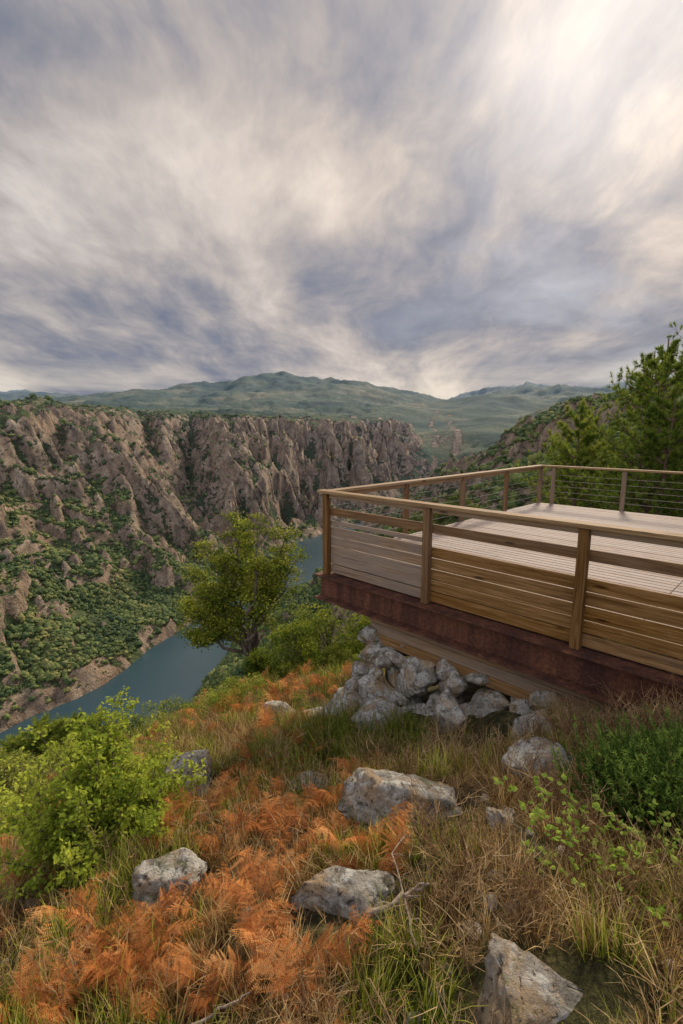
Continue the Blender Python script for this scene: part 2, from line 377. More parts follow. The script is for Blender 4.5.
# ------------------------------------------------------------ instancing helper
def scatter(name,templates,P,rot,scl,idx):
    col=bpy.data.collections.new(name+"_parts")
    for i,o in enumerate(templates):
        o.name="%s_part_%02d"%(name,i);col.objects.link(o)
    P=np.asarray(P,float)
    me=bpy.data.meshes.new(name);me.vertices.add(len(P));me.vertices.foreach_set("co",P.astype(np.float32).ravel())
    a=me.attributes.new("rot",'FLOAT_VECTOR','POINT');a.data.foreach_set("vector",np.asarray(rot,np.float32).ravel())
    a=me.attributes.new("scl",'FLOAT_VECTOR','POINT')
    scl=np.asarray(scl,np.float32)
    if scl.ndim==1:scl=np.repeat(scl[:,None],3,1)
    a.data.foreach_set("vector",scl.ravel())
    a=me.attributes.new("idx",'INT','POINT');a.data.foreach_set("value",np.asarray(idx,np.int32))
    ob=bpy.data.objects.new(name,me);scene.collection.objects.link(ob)
    ng=bpy.data.node_groups.new(name,"GeometryNodeTree")
    ng.interface.new_socket("Geometry",in_out='INPUT',socket_type='NodeSocketGeometry')
    ng.interface.new_socket("Geometry",in_out='OUTPUT',socket_type='NodeSocketGeometry')
    gi=ng.nodes.new("NodeGroupInput");go=ng.nodes.new("NodeGroupOutput")
    ip=ng.nodes.new("GeometryNodeInstanceOnPoints");ci=ng.nodes.new("GeometryNodeCollectionInfo")
    ci.inputs["Collection"].default_value=col;ci.inputs["Separate Children"].default_value=True;ci.inputs["Reset Children"].default_value=True
    ip.inputs["Pick Instance"].default_value=True
    def na(nm,dt):
        q=ng.nodes.new("GeometryNodeInputNamedAttribute");q.data_type=dt;q.inputs["Name"].default_value=nm
        return [s for s in q.outputs if s.enabled and s.name=="Attribute"][0]
    l=ng.links.new
    l(gi.outputs[0],ip.inputs["Points"]);l(ci.outputs[0],ip.inputs["Instance"])
    l(na("idx",'INT'),ip.inputs["Instance Index"]);l(na("rot",'FLOAT_VECTOR'),ip.inputs["Rotation"]);l(na("scl",'FLOAT_VECTOR'),ip.inputs["Scale"])
    l(ip.outputs[0],go.inputs[0])
    md=ob.modifiers.new("instances",'NODES');md.node_group=ng
    return ob
def rots(n,tilt=.15):
    return np.stack([rng.normal(0,tilt,n),rng.normal(0,tilt,n),rng.uniform(0,6.283,n)],1)

# ------------------------------------------------------------ plant templates
def blade(mb,base,yaw,lean,length,width,tint,segs=4,mat=0,curl=1.):
    d=np.array([math.cos(yaw),math.sin(yaw),0]);side=np.array([-d[1],d[0],0])
    V=[];p=np.array(base,float);ang=lean*.3;TT=[]
    for i in range(segs+1):
        w=width*(1-(i/segs)**1.5)*.5+.0004
        V+= [p-side*w,p+side*w];TT+=[tint*(.15+.85*min(1,i/segs*1.6))]*2  # tint falls toward the blade foot, painting in shade between tufts
        ang+=lean*curl/segs;p=p+(d*math.sin(ang)+np.array([0,0,1])*math.cos(ang))*length/segs
    mb.add(V,[[2*i,2*i+1,2*i+3,2*i+2] for i in range(segs)],TT,mat)
def t_grass(mat,n,h,w,spread,lean=.9):
    mb=MB()
    for i in range(n):
        r=spread*math.sqrt(rng.random());a=rng.uniform(0,6.28)
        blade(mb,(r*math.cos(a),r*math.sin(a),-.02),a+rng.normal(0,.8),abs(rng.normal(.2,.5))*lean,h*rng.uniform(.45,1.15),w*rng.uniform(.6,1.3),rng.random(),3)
    return mb.obj("tuft",[mat],link=False)
def t_fern():
    mb=MB()
    for f in range(rng.integers(2,5)):
        yaw=rng.uniform(0,6.28);L=rng.uniform(.38,.66);d=np.array([math.cos(yaw),math.sin(yaw),0]);side=np.array([-d[1],d[0],0])
        n=24;ang=rng.uniform(.15,.7);p=np.array([0,0,0.]);P=[p.copy()];A=[ang]
        for i in range(n):
            ang+=rng.uniform(.03,.10);p=p+(d*math.sin(ang)+np.array([0,0,math.cos(ang)]))*L/n+side*rng.normal(0,.002);P.append(p.copy());A.append(ang)
        ft=rng.uniform(0.0,.95)
        tube(mb,P,np.linspace(.004,.001,n+1),4,ft*.4,0)
        for i in range(6,n):
            t=(i-6)/(n-6);pl=(L*.34*(1-t)**.85*(.55+.45*min(1,t*5))+.008)*rng.uniform(.7,1.1)
            fw=d*math.sin(A[i])+np.array([0,0,math.cos(A[i])]);up=np.cross(fw,side)*-1
            for sg in (-1,1):
                if rng.random()<.06:continue
                dirp=side*sg*.86+fw*.45-np.array([0,0,1])*rng.uniform(.0,.6);dirp+=rng.normal(0,.12,3);dirp/=np.linalg.norm(dirp)
                pr=np.cross(dirp,up+rng.normal(0,.3,3));pr/=np.linalg.norm(pr)
                m=max(4,int(pl/.010));q=np.linspace(.05,1,m)[:,None]
                c=P[i]+dirp*pl*q-np.array([0,0,1])*(q**2)*pl*rng.uniform(0,.4)
                ll=(pl*.24*(1-q)**.7+.0035)*rng.uniform(.6,1.1,(m,1))
                st=pl/m*.36
                for s2 in (-1,1):
                    tip=c+pr*s2*ll+dirp*ll*.45
                    V=np.stack([c-dirp*st,tip,c+dirp*st],1).reshape(-1,3)
                    mb.add(V,np.arange(3*m).reshape(-1,3),np.clip((ft+rng.normal(0,.15))*(.35+.65*min(1,P[i][2]/.22)),0,1))  # pinnae close to the ground tinted darker as painted shade
    return mb.obj("fern",[M_fern],link=False)
def t_twigs(h=.4,n=8,mat=M_twig):
    mb=MB()
    for k in range(n):
        yaw=rng.uniform(0,6.28);ln=rng.uniform(.1,.8);L=h*rng.uniform(.5,1.2)
        p=np.array([rng.normal(0,.03),rng.normal(0,.03),-.02]);d=np.array([math.cos(yaw)*math.sin(ln),math.sin(yaw)*math.sin(ln),math.cos(ln)])
        P=[p.copy()];tn=rng.random()
        for i in range(6):
            d=d+rng.normal(0,.16,3);d/=np.linalg.norm(d);p=p+d*L/6;P.append(p.copy())
            if i>1:
                for j in range(2):
                    e=d+rng.normal(0,.6,3);e/=np.linalg.norm(e);q=[p.copy(),p+e*L*.16,p+e*L*.3+rng.normal(0,.015,3)]
                    tube(mb,q,[.0018,.0014,.0008],3,tn*(.5+.1*i))  # lower side twigs get a darker tint, shade put into the colour
        tube(mb,P,np.linspace(.0032,.0012,7),3,tn*.7)
    return mb.obj("twigs",[mat],link=False)
def t_spiky(mat,h=.4,n=40,spread=.12,needles=34,nl=.018,w=.0022):
    mb=MB()
    for k in range(n):
        a=rng.uniform(0,6.28);r=spread*math.sqrt(rng.random());ln=abs(rng.normal(.1,.25))+r/spread*.35
        b=np.array([r*math.cos(a),r*math.sin(a),-.02]);d=np.array([math.cos(a)*math.sin(ln),math.sin(a)*math.sin(ln),math.cos(ln)])
        L=h*rng.uniform(.5,1.1);tn=rng.random()*.8
        P=np.array([b+d*L*q+np.array([0,0,1])*.04*q*q for q in np.linspace(0,1,5)])
        tube(mb,P,np.linspace(.003,.0012,5),3,tn*.5)
        q=rng.uniform(.2,1.,needles);C=b+d*L*q[:,None]+np.array([0,0,1])*.04*(q*q)[:,None]
        dirn=rnd_unit(needles)*.9+d*.8;dirn/=np.linalg.norm(dirn,axis=1)[:,None]
        sd=np.cross(dirn,rnd_unit(needles));sd/=np.linalg.norm(sd,axis=1)[:,None]
        l=nl*rng.uniform(.6,1.3,needles)[:,None]
        V=np.stack([C-sd*w,C+sd*w,C+dirn*l],1).reshape(-1,3)
        mb.add(V,np.arange(3*needles).reshape(-1,3),np.repeat(np.clip(tn+.7*(q-.6)+rng.normal(0,.08,needles),0,1),3))
    return mb.obj("sprig",[mat],link=False)
def t_bramble():
    mb=MB()
    for k in range(3):
        yaw=rng.uniform(0,6.28);ang=rng.uniform(.2,.7);p=np.zeros(3);P=[p.copy()];d0=np.array([math.cos(yaw),math.sin(yaw),0])
        for i in range(10):
            ang+=.13;dd=d0*math.sin(ang)+np.array([0,0,math.cos(ang)]);p=p+dd*.045+rng.normal(0,.004,3);P.append(p.copy())
            if i>1:
                e=rnd_unit(1)[0];e[2]=abs(e[2])*.4;e/=np.linalg.norm(e)
                for j in range(3):
                    f=e+rng.normal(0,.5,3);f[2]*=.4;f/=np.linalg.norm(f);sd=np.cross(f,[0,0,1]);sd/=np.linalg.norm(sd)+1e-6
                    c=p+e*.025;l=rng.uniform(.025,.045);up=np.array([0,0,.006])
                    V=[c,c+f*l*.35+sd*l*.36-up,c+f*l*.8+sd*l*.22-up,c+f*l*1.1,c+f*l*.8-sd*l*.22-up,c+f*l*.35-sd*l*.36-up,c+f*l*.5+up]
                    mb.add(V,[[0,1,6],[1,2,6],[2,3,6],[3,4,6],[4,5,6],[5,0,6]],rng.random(),0)
        tube(mb,P,np.linspace(.003,.0012,len(P)),4,.1,1)
    return mb.obj("bramble",[M_bramble,M_twig],link=False)

def blobtree(mat,bark,h,w,nl,leaf,lobes=9,low=.15,trunk=True,link=False,name="tree",seed=1,asp=.5):
    r=np.random.default_rng(seed);mb=MB()
    C=[];Rr=[]
    for i in range(lobes):
        a=r.uniform(0,6.28);zz=r.uniform(low,.9);rad=w*.5*(1-abs(zz-.45)**1.6*1.3)*r.uniform(.2,.75)
        C.append([rad*math.cos(a),rad*math.sin(a),zz*h]);Rr.append(w*r.uniform(.16,.3))
    C=np.array(C);Rr=np.array(Rr)
    k=r.integers(0,lobes,nl);dv=rnd_unit(nl,r);rad=r.uniform(.35,1.05,nl)**.6
    P=C[k]+dv*(Rr[k]*rad)[:,None]*np.array([1,1,.8])
    sub=fbm(P[:,0]/w*9+P[:,2]*3/w,P[:,1]/w*9-P[:,2]*4/w,2,seed)
    keep=sub>-.25;P=P[keep];dv=dv[keep];k=k[keep]
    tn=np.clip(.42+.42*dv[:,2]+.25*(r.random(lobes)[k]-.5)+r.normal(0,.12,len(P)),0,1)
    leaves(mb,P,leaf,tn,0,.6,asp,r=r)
    if trunk:
        tube(mb,[[0,0,-.3],[.02*h,0,h*.3],[0,.02*h,h*.75]],[w*.035,w*.028,w*.008],7,.5,1)
        for c in C:
            tube(mb,[[.015*h,0,h*.12+c[2]*.2],[c[0]*.5,c[1]*.5,c[2]*.75],c],[w*.016,w*.01,w*.003],5,.5,1)
    return mb.obj(name,[mat,bark],link=link)

def gz(x,y):return float(H(np.array([x]),np.array([y]))[0])

# ------------------------------------------------------------ oak tree (explicit limbs)
def limb_tree(name,loc,targets,trunkR,leafmat_,leaf,per,cl,seed,forkh=1.2,lean=(0,0)):
    r=np.random.default_rng(seed);mb=MB();tips=[]
    fork=np.array([lean[0],lean[1],forkh])
    tube(mb,[[0,0,-.4],[lean[0]*.3,lean[1]*.3,forkh*.5],fork],[trunkR*1.25,trunkR,trunkR*.85],9,.5,1)
    for tg in targets:
        tg=np.array(tg,float);L=np.linalg.norm(tg-fork);n=9
        mid=(fork+tg)/2+r.normal(0,.1*L,3)+np.array([0,0,.05*L])
        P=[]
        for i in range(n):
            t=i/(n-1);P.append((1-t)**2*fork+2*t*(1-t)*mid+t*t*tg+(r.normal(0,.03*L,3) if 0<i<n-1 else 0))
        P=np.array(P);tube(mb,P,np.linspace(trunkR*.55,.02,n),7,.5,1)
        for i in range(4,n):
            for j in range(4):
                d=r.normal(0,1,3);d[2]=abs(d[2])*.6+.05;d/=np.linalg.norm(d)
                l=r.uniform(.35,.9)*(.45+.06*L);q=P[i]+d*l
                Q=[P[i],P[i]+d*l*.5+r.normal(0,.05,3),q];tube(mb,Q,[.018,.012,.005],4,.5,1);tips.append((q,i))
                for m in range(2):
                    e=d+r.normal(0,.8,3);e/=np.linalg.norm(e);q2=P[i]+d*l*.6+e*.3;tube(mb,[P[i]+d*l*.55,q2],[.008,.004],3,.5,1);tips.append((q2,i))
    for q,i in tips:
        n=int(per*r.uniform(.4,1.4));C=q+r.normal(0,1,(n,3))*np.array([cl,cl,cl*.45])*r.uniform(.6,1.2)
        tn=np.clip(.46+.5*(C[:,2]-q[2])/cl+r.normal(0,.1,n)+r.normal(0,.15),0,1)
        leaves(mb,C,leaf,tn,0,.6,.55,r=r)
    o=mb.obj(name,[leafmat_,M_bark]);o.location=loc;return o
ox,oy=-3.9,19.
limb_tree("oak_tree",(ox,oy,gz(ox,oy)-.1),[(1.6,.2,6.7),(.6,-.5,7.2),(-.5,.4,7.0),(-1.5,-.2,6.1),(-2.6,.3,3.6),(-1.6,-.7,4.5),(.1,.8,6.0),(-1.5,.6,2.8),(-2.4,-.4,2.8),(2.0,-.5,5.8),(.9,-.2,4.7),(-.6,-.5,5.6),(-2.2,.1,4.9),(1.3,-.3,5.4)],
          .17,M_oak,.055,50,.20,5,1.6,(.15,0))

near_bushes=[(-1.6,15.5,2.1,2.0,3),(-.5,17.5,2.6,2.8,4),(.9,16.,1.9,2.2,6),(-2.9,16.2,1.3,1.5,7),(-1.9,18.5,2.8,2.6,8)]
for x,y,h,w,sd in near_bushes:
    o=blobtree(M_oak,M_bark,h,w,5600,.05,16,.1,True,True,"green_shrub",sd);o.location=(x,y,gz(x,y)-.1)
def bush(name,loc,w,h,mat,nst,leaf,seed,per=34):
    r=np.random.default_rng(seed);mb=MB()
    for k in range(nst):
        a=r.uniform(0,6.28);ln=abs(r.normal(0,.5));L=h*r.uniform(.6,1.12)*(1-.25*min(ln,1))
        d=np.array([math.cos(a)*math.sin(ln),math.sin(a)*math.sin(ln),math.cos(ln)])*np.array([w/h*1.1,w/h*1.1,1]);p=np.array([r.normal(0,.06),r.normal(0,.06),-.05]);P=[p]
        for i in range(8):
            d=d+r.normal(0,.1,3)+np.array([0,0,.04]);p=p+d/np.linalg.norm(d)*L/8;P.append(p)
        P=np.array(P);tube(mb,P,np.linspace(.011,.002,9),5,.4,1)
        tn0=r.normal(.5,.16)
        for i in range(2,9):
            for j in range(4):
                e=rnd_unit(1,r)[0];e[2]=abs(e[2])*.8;l=r.uniform(.05,.16);Q=np.array([P[i],P[i]+e*l]);tube(mb,Q,[.003,.0015],3,.4,1)
                n=max(3,int(per/4));t=r.uniform(.1,1.15,n)[:,None];C=P[i]+e*l*t+r.normal(0,.02,(n,3))
                leaves(mb,C,leaf,np.clip(tn0+.6*(i/8-.6)+r.normal(0,.11,n),0,1),0,.7,.55,r=r)
    o=mb.obj(name,[mat,M_bark]);o.location=loc;return o
bx,by=-2.05,3.65
bush("leafy_bush",(bx,by,gz(bx,by)-.1),1.4,1.32,M_bush,110,.021,3,60)
for x,y,h,sd in [(-3.9,5.6,1.0,4),(-5.6,7.4,1.2,6)]:
    bush("leafy_bush",(x,y,gz(x,y)-.05),1.2,h,M_heath,40,.022,sd,28)

# ------------------------------------------------------------ pines
def pine(seed,h,w,low=.25,nl=.10,dens=1.,nw=.011):
    r=np.random.default_rng(seed);mb=MB()
    P=np.array([[0.02*h*math.sin(q*4+seed),.015*h*math.cos(q*3),q*h] for q in np.linspace(0,1,10)]);P[0,2]=-.5
    tube(mb,P,np.linspace(h*.018,h*.002,10),9,.5,1)
    zz=h*low;cl=[]
    while zz<h*.985:
        t=(zz/h-low)/(1-low);L=w*.5*(1-t**1.8)*(.55+.45*min(1,t*4))+.2
        for k in range(int(r.integers(4,7))):
            a=r.uniform(0,6.28);l=L*r.uniform(.4,1.2);up=r.uniform(.15,.5)+.4*t
            b=np.array([np.interp(zz,P[:,2],P[:,0]),np.interp(zz,P[:,2],P[:,1]),zz]);d=np.array([math.cos(a),math.sin(a),0])
            Q=np.array([b+d*l*q+np.array([0,0,1])*l*(up*q**1.4) for q in np.linspace(0,1,6)])
            tube(mb,Q,np.linspace(.012*h*.25,.004,6),4,.5,1)
            for i in range(2,6):
                for j in range(int(6*dens)):
                    e=rnd_unit(1,r)[0]*.7+d*.4+np.array([0,0,.45]);s=l*.24*r.uniform(.3,1.2)
                    c=Q[i]+e*s;tube(mb,[Q[i],c],[.006,.003],3,.5,1);cl.append((c,e/np.linalg.norm(e),t))
        zz+=h*.045*r.uniform(.7,1.3)
    for c,e,t in cl:
        n=26;D=rnd_unit(n,r)*.8+e*.9;D/=np.linalg.norm(D,axis=1)[:,None]
        C=c-e*nl*.6*r.random(n)[:,None]*1.6;S=np.cross(D,rnd_unit(n,r));S/=np.linalg.norm(S,axis=1)[:,None]
        l=nl*r.uniform(.7,1.2,n)[:,None]
        V=np.stack([C-S*nw,C+S*nw,C+D*l],1).reshape(-1,3)
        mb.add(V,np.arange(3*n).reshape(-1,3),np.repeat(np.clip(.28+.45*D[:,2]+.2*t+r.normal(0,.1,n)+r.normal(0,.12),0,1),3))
    return mb.mesh("pine_tree",[M_pine,M_pbark])
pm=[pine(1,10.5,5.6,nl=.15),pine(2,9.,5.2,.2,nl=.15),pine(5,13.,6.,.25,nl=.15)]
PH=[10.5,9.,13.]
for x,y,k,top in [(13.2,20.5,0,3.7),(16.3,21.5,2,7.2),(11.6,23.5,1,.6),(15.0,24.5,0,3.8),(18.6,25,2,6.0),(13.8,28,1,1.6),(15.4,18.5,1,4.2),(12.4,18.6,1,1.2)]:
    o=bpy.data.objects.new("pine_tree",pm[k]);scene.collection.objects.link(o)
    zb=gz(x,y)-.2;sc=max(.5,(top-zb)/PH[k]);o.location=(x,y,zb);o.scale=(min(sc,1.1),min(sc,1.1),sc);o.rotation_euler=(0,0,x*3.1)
ym=pine(9,1.6,1.7,.1,.12,1.,.006)
for x,y in [(-7.9,11.8),(-9.2,12.4),(-8.6,13.9)]:
    o=bpy.data.objects.new("young_pine_tree",ym);scene.collection.objects.link(o);o.location=(x,y,gz(x,y)-.1);o.rotation_euler=(0,0,x)
print("trees",time.time()-T0)

# ------------------------------------------------------------ forest scatter
def slope_at(x,y,e=4.):
    z=H(x,y);a=(H(x+e,y)-z)/e;b=(H(x,y+e)-z)/e;return z,np.hypot(a,b)
def t_crown(seed):
    r=np.random.default_rng(seed);bm=bmesh.new();bmesh.ops.create_icosphere(bm,subdivisions=3,radius=1.)
    off=Vector(r.uniform(0,50,3))
    for v in bm.verts:
        n=mnoise.noise(v.co*1.6+off)*.55+mnoise.noise(v.co*4+off)*.45;v.co*=1+n;v.co.z=v.co.z*.85+.5
    me=bpy.data.meshes.new("crown");bm.to_mesh(me);bm.free();me.materials.append(M_far)
    me.polygons.foreach_set("use_smooth",np.ones(len(me.polygons),bool))
    return bpy.data.objects.new("crown",me)
N=200000
r_=np.sqrt(rng.uniform(260**2,1900**2,N));r_=np.where(rng.random(N)<.62,rng.uniform(260,1000,N),r_);a_=np.radians(rng.uniform(-45,42,N))
x=r_*np.sin(a_);y=r_*np.cos(a_)
z,sl=slope_at(x,y);_,s_,lf_,_=H(x,y,True)
rk,nn=rockmask(x,y,s_,sl)
dn=fbm(x/60,y/60,3,95)
p=(1-rk)**1.5*np.where((z>-5)&lf_,.3,1.)*(.85+.8*dn)*np.where((y>1000)&lf_,.7,1)+.10
ok=(s_>6)&(z>-298)&(rng.random(N)<p*.85)
x,y,z=x[ok],y[ok],z[ok];n=len(x);print("far crowns",n)
sc=(.8+2.9*rng.random(n)**1.7)*(1+.2*(np.hypot(x,y)>1100))*(.7+.6*np.clip(fbm(x/40,y/40,2,97)+.5,0,1))
scatter("forest",[t_crown(i) for i in range(5)],np.stack([x,y,z-.2],1),rots(n,.15),np.stack([sc*rng.uniform(.75,1.3,n),sc,sc*rng.uniform(.6,1.3,n)],1),rng.integers(0,5,n))
N=7500
r_=rng.uniform(22,300,N);a_=np.radians(rng.uniform(-46,44,N));x=r_*np.sin(a_);y=r_*np.cos(a_)
z=H(x,y)
ok=(z>-296)&(r_>34)&(rng.random(N)<np.clip(r_/150,.12,.8))&(fbm(x/25,y/25,2,5)>-.3)
k_=x/y
see=(k_<.02)
ok&=~(see&(r_<85))
x,y,z,r2,see=x[ok],y[ok],z[ok],r_[ok],see[ok];n=len(x);print("mid trees",n)
sc=rng.uniform(.5,1.05,n)*np.clip(r2/70,.42,1.)*np.where(see,.6,1)
scatter("hillside_trees",[blobtree(M_hillt,M_bark,5.5,5.2,1500,.17,12,.12,True,False,"t",20+i) for i in range(4)],np.stack([x,y,z-.2],1),rots(n,.06),sc,rng.integers(0,4,n))

# ------------------------------------------------------------ rocks
def rockmesh(seed,dims,sub=4,cuts=9,hard=False):
    r=np.random.default_rng(seed);bm=bmesh.new();bmesh.ops.create_icosphere(bm,subdivisions=sub,radius=1.)
    V=np.array([v.co[:] for v in bm.verts])
    for i in range(cuts):
        nrm=rnd_unit(1,r)[0];h=r.uniform(.42,.75) if hard else r.uniform(.5,.82);d=V@nrm;V=V-np.where(d>h,(d-h),0)[:,None]*nrm*.98
    off=Vector(r.uniform(0,90,3));D=np.array(dims)*(1.25 if hard else 1.)
    for v,p in zip(bm.verts,V):
        q=Vector(p);n=mnoise.noise(q*1.5+off)*.14+mnoise.noise(q*4+off)*.08+mnoise.noise(q*10+off)*.05
        cr=abs(mnoise.noise(q*2.2+off*2));n-=.14*max(0,1-cr*12)
        v.co=Vector(np.array(q*(1+n))*D)
    me=bpy.data.meshes.new("boulder");bm.to_mesh(me);bm.free();me.materials.append(M_rock)
    me.polygons.foreach_set("use_smooth",np.ones(len(me.polygons),bool));return me
ROCKS=[(.52,3.35,(.50,.36,.28),.07,.3),(.05,2.36,(.36,.22,.13),.0,.0),(.80,1.60,(.38,.24,.13),-.02,-.3),(1.75,3.85,(.3,.22,.2),.08,.6),
 (-1.72,4.85,(.36,.27,.32),.16,.1),(-1.12,2.85,(.26,.2,.2),.08,1.),(.15,7.3,(.36,.28,.3),.2,.2),(-1.18,8.1,(.3,.24,.24),.15,.4),(-.45,7.3,(.24,.2,.2),.12,2.),
 (-1.9,1.85,(.14,.1,.08),.02,1.),(-.55,6.6,(.2,.18,.14),.05,.7),(1.1,2.9,(.13,.1,.08),.02,1.2),(-.35,4.4,(.18,.14,.12),.04,.3)]
for i,(x,y,d,up,rz) in enumerate(ROCKS):
    o=bpy.data.objects.new("boulder",rockmesh(50+i,d,5 if y<5 else 4,14,True));scene.collection.objects.link(o);o.location=(x,y,gz(x,y)+up);o.rotation_euler=(rng.normal(0,.12),rng.normal(0,.12),rz)

# ------------------------------------------------------------ viewing platform
plat=bpy.data.objects.new("viewing_platform",None);scene.collection.objects.link(plat)
O=np.array([-.25,8.15,0.]);E1=np.array([.70711,-.70711,0]);E2=np.array([.70711,.70711,0]);E3=np.array([0,0,1.])
def W(t,u,z):return O+E1*t+E2*u+E3*z
def box(mb,t0,t1,u0,u1,z0,z1,tint=None,mat=0,long='t'):
    cs=[(t,u,z) for t in (t0,t1) for u in (u0,u1) for z in (z0,z1)]
    V=np.array([W(*c) for c in cs])
    F=[[0,1,3,2],[4,6,7,5],[0,4,5,1],[2,3,7,6],[0,2,6,4],[1,5,7,3]]
    off=rng.uniform(0,100,3);C=np.array(cs)
    if long=='u':C=C[:,[1,0,2]]
    if long=='z':C=C[:,[2,0,1]]
    mb.add(V,F,rng.random() if tint is None else tint,mat,C+off)
def part(mb,name,mat,bev=.006):
    o=mb.obj(name,mat,parent=plat)
    if bev:
        b=o.modifiers.new("bevel",'BEVEL');b.width=bev;b.segments=2;b.limit_method='ANGLE'
    return o
TL=9.4;UL=8.6
sp=2.07;ZR=-1.0
mb=MB()
for i in range(5):
    t=.02+i*sp;box(mb,t-.055,t+.055,-.075,.02,-2.455,ZR-.052,long='z',tint=.1+.5*rng.random())
for i in range(1,5):
    u=i*2.15;box(mb,.0,.09,u-.05,u+.05,-2.3,ZR-.052,long='z')
for t in (.42,2.25,4.3,6.4,8.4):box(mb,t-.05,t+.05,UL-.04,UL+.05,-2.3,ZR-.052,long='z')
part(mb,"railing_posts",[M_post])
mb=MB()
box(mb,-.13,TL,-.11,.06,ZR-.05,ZR)
box(mb,-.06,.11,.064,UL+.09,ZR-.05,ZR-.002,long='u')
box(mb,.114,TL,UL-.07,UL+.09,ZR-.05,ZR-.001)
box(mb,-.03,TL,-.02,.022,ZR-.13,ZR-.053)
box(mb,.0,.05,.10,UL-.05,ZR-.13,ZR-.053,long='u')
part(mb,"top_rail",[M_rail])
mb=MB()
for i in range(4):
    t0=.08+i*sp;box(mb,t0-.02,t0+sp-.03,.022,.06,-1.43,-1.30,tint=.4)
part(mb,"mid_rail",[M_post])
mb=MB()
for i in range(4):
    t0=.02+i*sp
    for k in range(5):
        z1=-1.63-k*.163;box(mb,t0+.004,t0+sp-.004,.024,.058+rng.uniform(-.004,.004),z1-.150,z1+rng.uniform(-.003,.002),tint=(.75+.25*rng.random()) if i==0 else rng.random()*.6)
    if i==0:box(mb,t0,t0+sp,.024,.055,-1.585,-1.515,tint=.9)
part(mb,"cladding_boards",[M_plank])
mb=MB()
u=.10
while u<UL-.14:
    t0=.06
    box(mb,t0,4.7,u,u+.130,-2.14,-2.1+rng.uniform(-.002,.002));box(mb,4.706,TL,u,u+.130,-2.14,-2.1+rng.uniform(-.002,.002));u+=.148
part(mb,"deck_boards",[M_deck],.008)
mb=MB()
for i in range(12):
    t=.35+i*.78;box(mb,t,t+.07,.12,UL-.1,-2.34,-2.145,long='u')
box(mb,.06,.1,.1,UL,-2.42,-2.145,long='u')
part(mb,"joists",[M_post])
mb=MB()
def ibeam(t0,t1,uc,zt,zb,w=.16):
    box(mb,t0,t1,uc-w/2,uc+w/2,zt-.024,zt);box(mb,t0,t1,uc-w/2,uc+w/2,zb,zb+.03);box(mb,t0,t1,uc+w*.05,uc+w*.05+.014,zb+.031,zt-.025)
ibeam(-.14,TL,-.04,-2.46,-2.9,.28)
ibeam(.3,TL,3.5,-2.46,-2.9);ibeam(.3,TL,7.,-2.46,-2.9)
for t in (.12,4.,8.):box(mb,t,t+.02,.12,UL-.1,-2.86,-2.43,long='u')
part(mb,"steel_beams",[M_rust],.002)
mb=MB()
for k in range(3):
    box(mb,.95+.05*k,TL,.03,.08,-3.07-k*.16,-2.915-k*.16,tint=.5*rng.random()+.3)
part(mb,"lower_timber",[M_plank])
mb=MB()
for z in (-1.27,-1.43,-1.59,-1.75,-1.91):
    tube(mb,[W(.045,.1,z),W(.045,UL*.5,z-.004),W(.045,UL,z)],[.005]*3,5);tube(mb,[W(.1,UL,z),W(4.5,UL,z-.004),W(TL,UL,z)],[.005]*3,5)
part(mb,"cables",[M_cable],0)

# dry stone support wall under the platform
bm=bmesh.new()
k=0
for row in range(6):
    t=.8+rng.uniform(0,.12)
    while t<(4.6 if row<3 else 3.8):
        L=rng.uniform(.22,.6);zc=-3.36-row*.22+rng.normal(0,.05)
        me=rockmesh(200+k,(L*.66,.32*rng.uniform(.8,1.3),.20*rng.uniform(.8,1.4)),4,16,True);k+=1
        p=W(t+L*.5,.22-.19*row+rng.normal(0,.09)+.02*t,zc)
        me.transform(Matrix.Translation(Vector(p))@Euler((rng.normal(0,.3),rng.normal(0,.3),-math.pi/4+rng.normal(0,.4))).to_matrix().to_4x4())
        bm.from_mesh(me);t+=L*1.0
me=bpy.data.meshes.new("stone_wall");bm.to_mesh(me);bm.free();me.materials.append(M_rock)
me.polygons.foreach_set("use_smooth",np.ones(len(me.polygons),bool))
o=bpy.data.objects.new("stone_wall",me);scene.collection.objects.link(o)
for i,(t,u,d,up) in enumerate([(1.3,-.95,(.3,.25,.26),.2),(2.1,-1.05,(.4,.32,.32),.18),(3.0,-.8,(.34,.28,.26),.15),(3.9,-.5,(.3,.22,.2),.1)]):
    p=W(t,u,0);o=bpy.data.objects.new("boulder",rockmesh(90+i,d,4,16,True));scene.collection.objects.link(o);o.location=(p[0],p[1],gz(p[0],p[1])+up);o.rotation_euler=(.2*i,.1*i,i)

M_dead=barkmat("dead_wood",(.14,.10,.07),(.40,.32,.24),30)
def deadbranch(pts,r0,seed):
    mb=MB();r=np.random.default_rng(seed);K=np.array([[x,y,gz(x,y)+h] for x,y,h in pts])
    n=14;tt=np.linspace(0,len(K)-1,n);P=np.stack([np.interp(tt,range(len(K)),K[:,i]) for i in range(3)],1)+r.normal(0,.008,(n,3))
    tube(mb,P,np.linspace(r0,r0*.4,n)*r.uniform(.85,1.15,n),7,.9)
    for i in range(2,n-1,3):
        e=rnd_unit(1,r)[0];e[2]=abs(e[2])*.3;l=r.uniform(.05,.14);tube(mb,[P[i],P[i]+e*l*.5,P[i]+e*l+r.normal(0,.015,3)],[r0*.4,r0*.3,r0*.12],5,.8)
    return mb.obj("dead_branch",[M_dead],True)
deadbranch([(.14,2.08,.12),(.24,2.12,.13),(.38,2.2,.15),(.47,2.23,.16)],.018,1)
deadbranch([(.36,1.9,.10),(.33,2.2,.14),(.30,2.5,.17),(.45,2.75,.2)],.007,2)
deadbranch([(-.9,1.6,.12),(-.6,1.75,.14),(-.4,1.8,.12)],.010,3)

